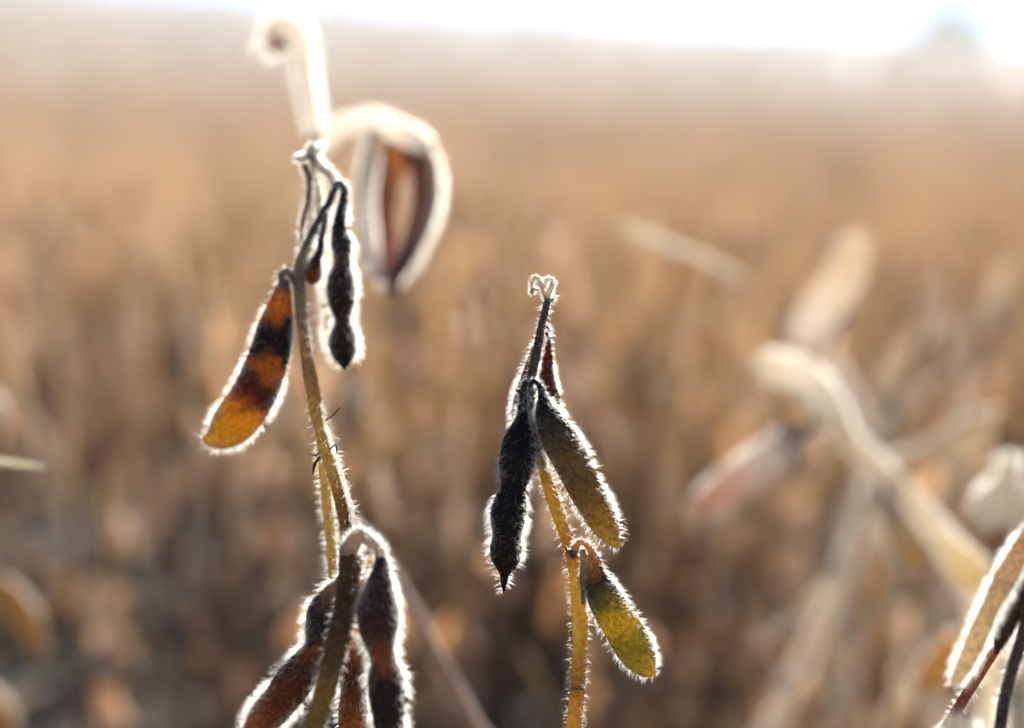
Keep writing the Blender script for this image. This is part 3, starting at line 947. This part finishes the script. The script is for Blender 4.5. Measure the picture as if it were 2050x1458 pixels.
VIN = [(0, (.34, .19, .10), (.5, .28, .14)), (.3, (.24, .14, .11), (.30, .17, .12)), (.8, (.27, .16, .14), (.34, .19, .16)), (1, (.16, .06, .05), (.25, .09, .07))]
valve(C, bC, [(760, 262, 30, 0, .5), (748, 320, 44, 0, .9), (742, 390, 46, 0, 1.1), (742, 455, 42, 0, 1.0), (752, 520, 36, 0, .8), (772, 562, 20, 0, .5)], 0.5824, VAL, fuzz=5000, flen=.0036, label='left pale half of the split pod')
valve(C, bC, [(838, 290, 34, 0, -.4), (858, 330, 42, 0, -.9), (864, 390, 42, 0, -1.1), (848, 450, 40, 0, -1.0), (820, 510, 36, 0, -.7), (788, 566, 22, 0, -.4)], 0.5782, VAL, fuzz=5000, flen=.0036, label='right pale half of the split pod')
valve(C, bC, [(806, 292, 76, -.012, .2), (786, 350, 56, -.012, .6), (776, 410, 46, -.012, .6), (778, 470, 36, -.012, .5), (784, 540, 34, -.012, .3), (796, 592, 12, -.012, 0)], 0.5886, VIN, fuzz=300, flen=.002, curl=.4, label='brown inside of the split pod')
valve(C, bC, [(826, 296, 60, -.012, -.2), (838, 350, 40, -.012, -.6), (838, 410, 34, -.012, -.6), (822, 470, 30, -.012, -.5), (800, 530, 26, -.012, -.3), (778, 585, 12, -.012, 0)], 0.5855, VIN, fuzz=300, flen=.002, curl=.4)
hero_stem(C, bC, [(772, 545, 18, 0.5824), (750, 552, 14, 0.5824), (728, 560, 6, 0.5824)], 'bract', (.2, .07, .06), (.3, .1, .08), 120, .002, 10, 8)

# ---- D: blurred plant at right with arched stem
bx = P(1990, 1458, 0.7062)
bD = np.array([bx[0] + .03, bx[1] + .05, float(terr(bx[0], bx[1]))])
Dp = empty('soybean_plant', bD)
tag(Dp, 'blurred pale soybean plant at right with a leaning stem bent over at the top', 'soybean plant', 'soybean plants in front')
TAN, TANG = (.56, .49, .39), (.62, .54, .42)
rows = [(1640, 790, 40, 0.6634), (1675, 850, 44, 0.6688), (1740, 920, 42, 0.6741), (1810, 985, 40, 0.6795), (1880, 1065, 40, 0.6848), (1940, 1150, 40, 0.6902), (1975, 1300, 40, 0.6955), (1990, 1458, 40, 0.7009)]
stem_world(Dp, bD, to_ground(rows, bD), 'stem', TAN, TANG, 4500, .003, 90, 12, fr=2.2, nvis=len(rows))
hero_pod(Dp, bD, [(1700, 880, 30), (1672, 838, 62), (1640, 790, 72), (1605, 752, 62), (1570, 735, 52), (1535, 732, 50), (1512, 736, 30), (1500, 740, 4)], 0.6581, [(0, TAN, TANG), (.4, PALE, PALEG), (1, TAN, TANG)], .7, 2600, .003, 'pale pod bent over at the top')
hero_stem(Dp, bD, [(1650, 820, 22, 0.6613), (1630, 850, 20, 0.6592), (1605, 868, 24, 0.6569)], 'pedicel', TAN, TANG, 300, .0025, 12, 8)
hero_pod(Dp, bD, [(1612, 855, 24), (1580, 885, 60), (1530, 925, 72), (1480, 962, 70), (1430, 998, 62), (1400, 1020, 40), (1378, 1036, 4)], 0.6548, [(0, (.35, .25, .2), (.5, .32, .24)), (.3, PALE, PALEG), (.7, (.44, .32, .26), (.55, .38, .29)), (1, (.40, .25, .19), (.5, .32, .24))], .7, 2600, .003, 'pale pod pointing down to the left')
hero_pod(Dp, bD, [(1770, 970, 20), (1790, 1030, 44), (1815, 1085, 72), (1828, 1118, 60), (1836, 1142, 10)], 0.6634, [(0, TAN, TANG), (1, (.4, .28, .14), (.6, .42, .2))], .8, 900, .0025, 'round tan one-bean pod')
hero_pod(Dp, bD, [(1880, 1068, 20), (1910, 1110, 62), (1945, 1150, 72), (1965, 1172, 30), (1975, 1184, 4)], 0.6420, [(0, TAN, TANG), (1, (.46, .36, .22), (.65, .5, .28))], .8, 1000, .0025)
hero_pod(Dp, bD, [(1955, 1255, 20), (1930, 1290, 70), (1890, 1330, 78), (1858, 1366, 50), (1842, 1384, 4)], 0.6848, [(0, (.3, .2, .1), (.5, .32, .14)), (1, (.36, .25, .12), (.6, .4, .18))], .8, 900, .0022)

# ---- E: second blurred plant at right, straight stem and upright pod
bx = P(1560, 1458, 0.7704)
bE = np.array([bx[0] - .05, bx[1] + .03, float(terr(bx[0], bx[1]))])
Ep = empty('soybean_plant', bE)
tag(Ep, 'blurred soybean plant at right with upright pale pod on a branching stem', 'soybean plant', 'soybean plants in front')
GREY, GREYG = (.50, .43, .35), (.62, .52, .40)
rows = [(1630, 690, 16, 0.7918), (1690, 760, 20, 0.7865), (1735, 860, 24, 0.7811), (1745, 960, 30, 0.7758), (1712, 1080, 33, 0.7704), (1670, 1190, 34, 0.7651), (1610, 1320, 36, 0.7597), (1545, 1458, 36, 0.7544)]
stem_world(Ep, bE, to_ground(rows, bE), 'stem', GREY, GREYG, 4500, .003, 90, 12, fr=2.2, nvis=len(rows))
hero_pod(Ep, bE, [(1628, 700, 40), (1620, 670, 62), (1640, 632, 66), (1672, 590, 62), (1694, 545, 60), (1704, 505, 56), (1706, 480, 34), (1707, 466, 4)], 0.7704, [(0, PALE, PALEG), (1, (.42, .34, .26), (.6, .48, .34))], .7, 2200, .003, 'upright pale pod')
hero_pod(Ep, bE, [(1640, 690, 20), (1668, 640, 40), (1690, 600, 36), (1700, 580, 6)], 0.8025, [(0, (.14, .09, .08), (.2, .11, .09)), (1, (.14, .08, .07), (.2, .1, .08))], .7, 500, .002)
hero_stem(Ep, bE, [(1740, 900, 26, 0.7790), (1800, 780, 22, 0.7918), (1850, 660, 20, 0.8025), (1880, 560, 12, 0.8132)], 'branch', TAN, TANG, 700, .0025, 30, 10)
hero_pod(Ep, bE, [(1838, 690, 16), (1822, 720, 50), (1800, 760, 56), (1784, 800, 30), (1778, 818, 4)], 0.7972, [(0, (.42, .33, .22), (.62, .46, .28)), (1, TAN, TANG)], .7, 700, .0025)
hero_pod(Ep, bE, [(1990, 828, 16), (1966, 850, 54), (1930, 876, 58), (1905, 896, 40), (1890, 908, 4)], 0.7918, [(0, (.42, .34, .25), (.62, .48, .32)), (1, TAN, TANG)], .7, 800, .0025)
hero_stem(Ep, bE, [(1748, 940, 24, 0.7746), (1840, 900, 20, 0.7865), (1930, 850, 18, 0.7918), (2000, 822, 12, 0.7939)], 'branch', GREY, GREYG, 500, .002, 26, 10)

hero_stem(Ep, bE, [(1735, 985, 16, .76), (1775, 1090, 14, .77), (1800, 1220, 14, .78), (1806, 1370, 10, .78)], 'branch', GREY, GREYG, 400, .0025, 24, 8)
hero_stem(Ep, bE, [(1690, 1120, 16, .765), (1640, 1180, 13, .76), (1560, 1260, 11, .75), (1500, 1290, 7, .745)], 'branch', TAN, TANG, 400, .0025, 24, 8)
hero_pod(Ep, bE, [(1806, 1360, 14), (1812, 1400, 44), (1800, 1450, 46), (1790, 1490, 6)], .78, [(0, TAN, TANG), (1, (.3, .21, .13), (.45, .3, .16))], .7, 600, .0025)

# ---- I: plant just cut by the left edge
bx = P(-60, 1458, .74)
bI = np.array([bx[0] - .02, bx[1] + .04, float(terr(bx[0], bx[1]))])
Ip = empty('soybean_plant', bI)
tag(Ip, 'blurred soybean plant cut by the left edge with a curved tan pod low down', 'soybean plant', 'soybean plants in front')
rows = [(-40, 740, 18, .74), (-46, 900, 22, .74), (-50, 1080, 26, .74), (-56, 1260, 28, .74), (-60, 1458, 30, .74)]
stem_world(Ip, bI, to_ground(rows, bI), 'stem', GREY, GREYG, 1500, .003, 60, 10, fr=2.0, nvis=len(rows))
BR, BRG = (.22, .145, .08), (.30, .19, .08)
hero_pod(Ip, bI, [(-44, 1150, 20), (-8, 1172, 48), (32, 1206, 54), (60, 1254, 50), (78, 1306, 32), (84, 1330, 4)], .73, [(0, BR, BRG), (.5, (.26, .18, .09), (.36, .24, .09)), (1, BR, BRG)], .7, 450, .0022)
hero_pod(Ip, bI, [(-56, 1370, 20), (-28, 1396, 50), (2, 1432, 54), (20, 1476, 38), (26, 1500, 4)], .73, [(0, (.34, .25, .16), (.45, .3, .18)), (1, BR, BRG)], .7, 600, .0024)
hero_pod(Ip, bI, [(-46, 775, 18), (-26, 800, 42), (-12, 836, 44), (-8, 870, 24), (-8, 885, 4)], .73, [(0, TAN, TANG), (1, BR, BRG)], .7, 600, .0024)

# ---- H: thin plants between, further back
for k, (lab, rows, pods) in enumerate((
        ('blurred bare soybean stem slanting to the lower left behind the upright pale pod', [(1905, 640, 20, .95), (1868, 700, 26, .95), (1815, 790, 30, .95), (1760, 900, 32, .95), (1705, 1050, 36, .95), (1690, 1220, 38, .95), (1684, 1458, 40, .95)],
         [[(1900, 650, 20), (1880, 690, 50), (1850, 740, 52), (1835, 770, 6)], [(1760, 900, 20), (1790, 950, 46), (1800, 1010, 48), (1796, 1050, 6)]]),
        ('blurred forked soybean stem beside the right edge behind the leaning stem', [(2020, 520, 16, 1.0), (1985, 640, 24, 1.0), (1940, 780, 28, 1.0), (1900, 930, 30, 1.0), (1880, 1150, 32, 1.0), (1872, 1458, 34, 1.0)],
         [[(2000, 600, 20), (1985, 660, 48), (1965, 720, 50), (1955, 760, 6)], [(1925, 830, 20), (1950, 880, 46), (1960, 940, 46), (1956, 975, 6)], [(1890, 990, 20), (1862, 1040, 48), (1845, 1090, 46), (1838, 1120, 6)]]))):
    bx = P(*rows[-1][:2], rows[-1][3])
    bH = np.array([bx[0] + .02, bx[1] + .05, float(terr(bx[0], bx[1]))])
    Hp = empty('soybean_plant', bH)
    tag(Hp, lab, 'soybean plant', 'soybean plants in front')
    stem_world(Hp, bH, to_ground(rows, bH), 'stem', GREY, GREYG, 3000, .003, 60, 10, fr=2.2, nvis=len(rows))
    for q_ in pods:
        hero_pod(Hp, bH, q_, rows[0][3] - .01, [(0, TAN, TANG), (.5, (.3, .22, .14), (.45, .3, .16)), (1, TAN, TANG)], .7, 600, .003, fr=2.0)

# ---- F: plant in the lower right corner
bx = P(1995, 1458, .38)
bF = np.array([bx[0] + .02, bx[1] + .03, float(terr(bx[0], bx[1]))])
Fp = empty('soybean_plant', bF)
tag(Fp, 'soybean plant cut by the lower right corner with a cream rimmed pod', 'soybean plant', 'soybean plants in front')
rows = [(2079, 1120, 20, .376), (2070, 1180, 21, .376), (2050, 1260, 22, .376), (2026, 1340, 23, .375), (2009, 1410, 24, .374), (2002, 1458, 24, .373)]
stem_world(Fp, bF, to_ground(rows, bF), 'stem', (.08, .06, .05), (.1, .06, .04), 2200, .002, 80, 12, nvis=len(rows))
hero_pod(Fp, bF, [(2066, 1040, 10), (2050, 1080, 27), (2030, 1125, 39), (2006, 1170, 42), (1988, 1205, 34), (1972, 1240, 36), (1952, 1285, 36), (1935, 1322, 31), (1920, 1352, 24), (1910, 1368, 13), (1906, 1376, 3)], .366,
         [(0, (.3, .22, .16), (.45, .3, .2)), (.4, (.40, .31, .22), (.55, .42, .28)), (.8, (.42, .34, .24), (.6, .48, .32)), (1, (.5, .42, .32), (.65, .55, .4))], .8, 4200, .0022, 'cream edged pod slanting down to the left')
hero_pod(Fp, bF, [(2074, 1070, 12), (2056, 1130, 32), (2036, 1195, 40), (2014, 1252, 36), (2000, 1290, 22), (1992, 1312, 3)], .378, [(0, (.06, .045, .035), (.06, .03, .015)), (1, (.07, .05, .035), (.12, .06, .03))], .8, 1500, .002, 'dark pod behind the cream edged one')
hero_stem(Fp, bF, [(2072, 1165, 14, .402), (2040, 1222, 15, .402), (2000, 1290, 17, .401), (1950, 1366, 20, .40), (1904, 1440, 20, .399), (1884, 1475, 16, .398), (1896, 1530, 14, .392), (1950, 1600, 18, .384), (1990, 1640, 20, .378)], 'side_stem', (.22, .10, .045), (.4, .18, .06), 1300, .0016, 60, 12, label='thin rust coloured side stem')
hero_pod(Fp, bF, [(1960, 1530, 30), (1935, 1490, 66), (1916, 1462, 62), (1902, 1446, 36), (1894, 1438, 4)], .35, [(0, PALE, PALEG), (1, (.6, .55, .48), (.7, .62, .5))], .8, 1500, .0024)
# ---- G: furry white shoot at the right edge, further back
bx = P(2060, 1458, 0.638)
bG = np.array([bx[0] + .02, bx[1] + .03, float(terr(bx[0], bx[1]))])
Gp = empty('soybean_plant', bG)
tag(Gp, 'soybean shoot at the right edge topped by a blurred bright white furry knob', 'soybean plant', 'soybean plants in front')
rows = [(2030, 960, 26, 0.638), (2046, 1060, 26, 0.638), (2056, 1180, 28, 0.638), (2058, 1320, 30, 0.638), (2060, 1458, 30, 0.638)]
stem_world(Gp, bG, to_ground(rows, bG), 'stem', TAN, TANG, 1600, .0025, 70, 12, nvis=len(rows))
W, WG = (.5, .46, .4), (.66, .6, .5)
hero_pod(Gp, bG, [(2026, 960, 20), (2022, 935, 44), (2022, 918, 38), (2024, 906, 4)], 0.634, [(0, W, WG), (1, W, WG)], 1, 900, .003, name='shoot_tip')
hero_pod(Gp, bG, [(2034, 962, 34), (2014, 985, 74), (1986, 1012, 72), (1962, 1030, 46), (1946, 1042, 4)], 0.629, [(0, W, WG), (1, W, WG)], .8, 1800, .003, 'white furry pod at the top')
hero_pod(Gp, bG, [(2040, 965, 30), (2050, 1000, 66), (2056, 1050, 50), (2060, 1090, 4)], 0.634, [(0, W, WG), (1, TAN, TANG)], .8, 1000, .003)

# ---- loose dry straws caught in the crop
def straw(label, rows):
    arr = [np.concatenate([P(x, y, d), [w / FPX * d / 2]]) for x, y, w, d in rows]
    s = spline(arr, 24)
    v, _, _ = tube_geo(s[:, :3], s[:, 3], s[:, 3] * .5, 8, (0, 1, 0))
    mb = MB()
    q, t = ring_faces(24, 8)
    O = s[0, :3]
    mb.add(v.reshape(-1, 3), q, t, (.55, .52, .45), (.6, .55, .45))
    tag(mb.build('straw', MAT_STEM, None, O), label, 'straw').location = O


straw('thin pale straw slanting down to the right in the blurred field', [(1236, 450, 9, .80), (1320, 484, 12, .80), (1410, 520, 12, .81), (1490, 556, 8, .82)])
straw('short pale straw poking in at the left edge', [(-80, 912, 12, .50), (-10, 922, 14, .50), (50, 930, 12, .50), (92, 936, 3, .50)])

# ------------------------------------------------------------------ haze
if HAZE:
    mb = MB()
    x0, x1, y0, y1, z0, z1 = -335, 335, -335, 335, -13, 20
    v = np.array([(x, y, z) for x in (x0, x1) for y in (y0, y1) for z in (z0, z1)], float)
    q = [(0, 1, 3, 2), (4, 6, 7, 5), (0, 4, 5, 1), (2, 3, 7, 6), (0, 2, 6, 4), (1, 5, 7, 3)]
    m, n, l = new_mat('field_haze')
    n.remove(n['Principled BSDF'])
    pv = n.new('ShaderNodeVolumePrincipled')
    pv.inputs['Color'].default_value = (.84, .94, 1, 1)
    pv.inputs['Density'].default_value = HAZE
    pv.inputs['Anisotropy'].default_value = .1
    l.new(pv.outputs[0], n['Material Output'].inputs['Volume'])
    mb.add(v, q)
    o = mb.build('haze', m)
    for p in o.data.polygons:
        p.use_smooth = False
    tag(o, 'thin pale haze hanging over the whole field', None, None, 'stuff')
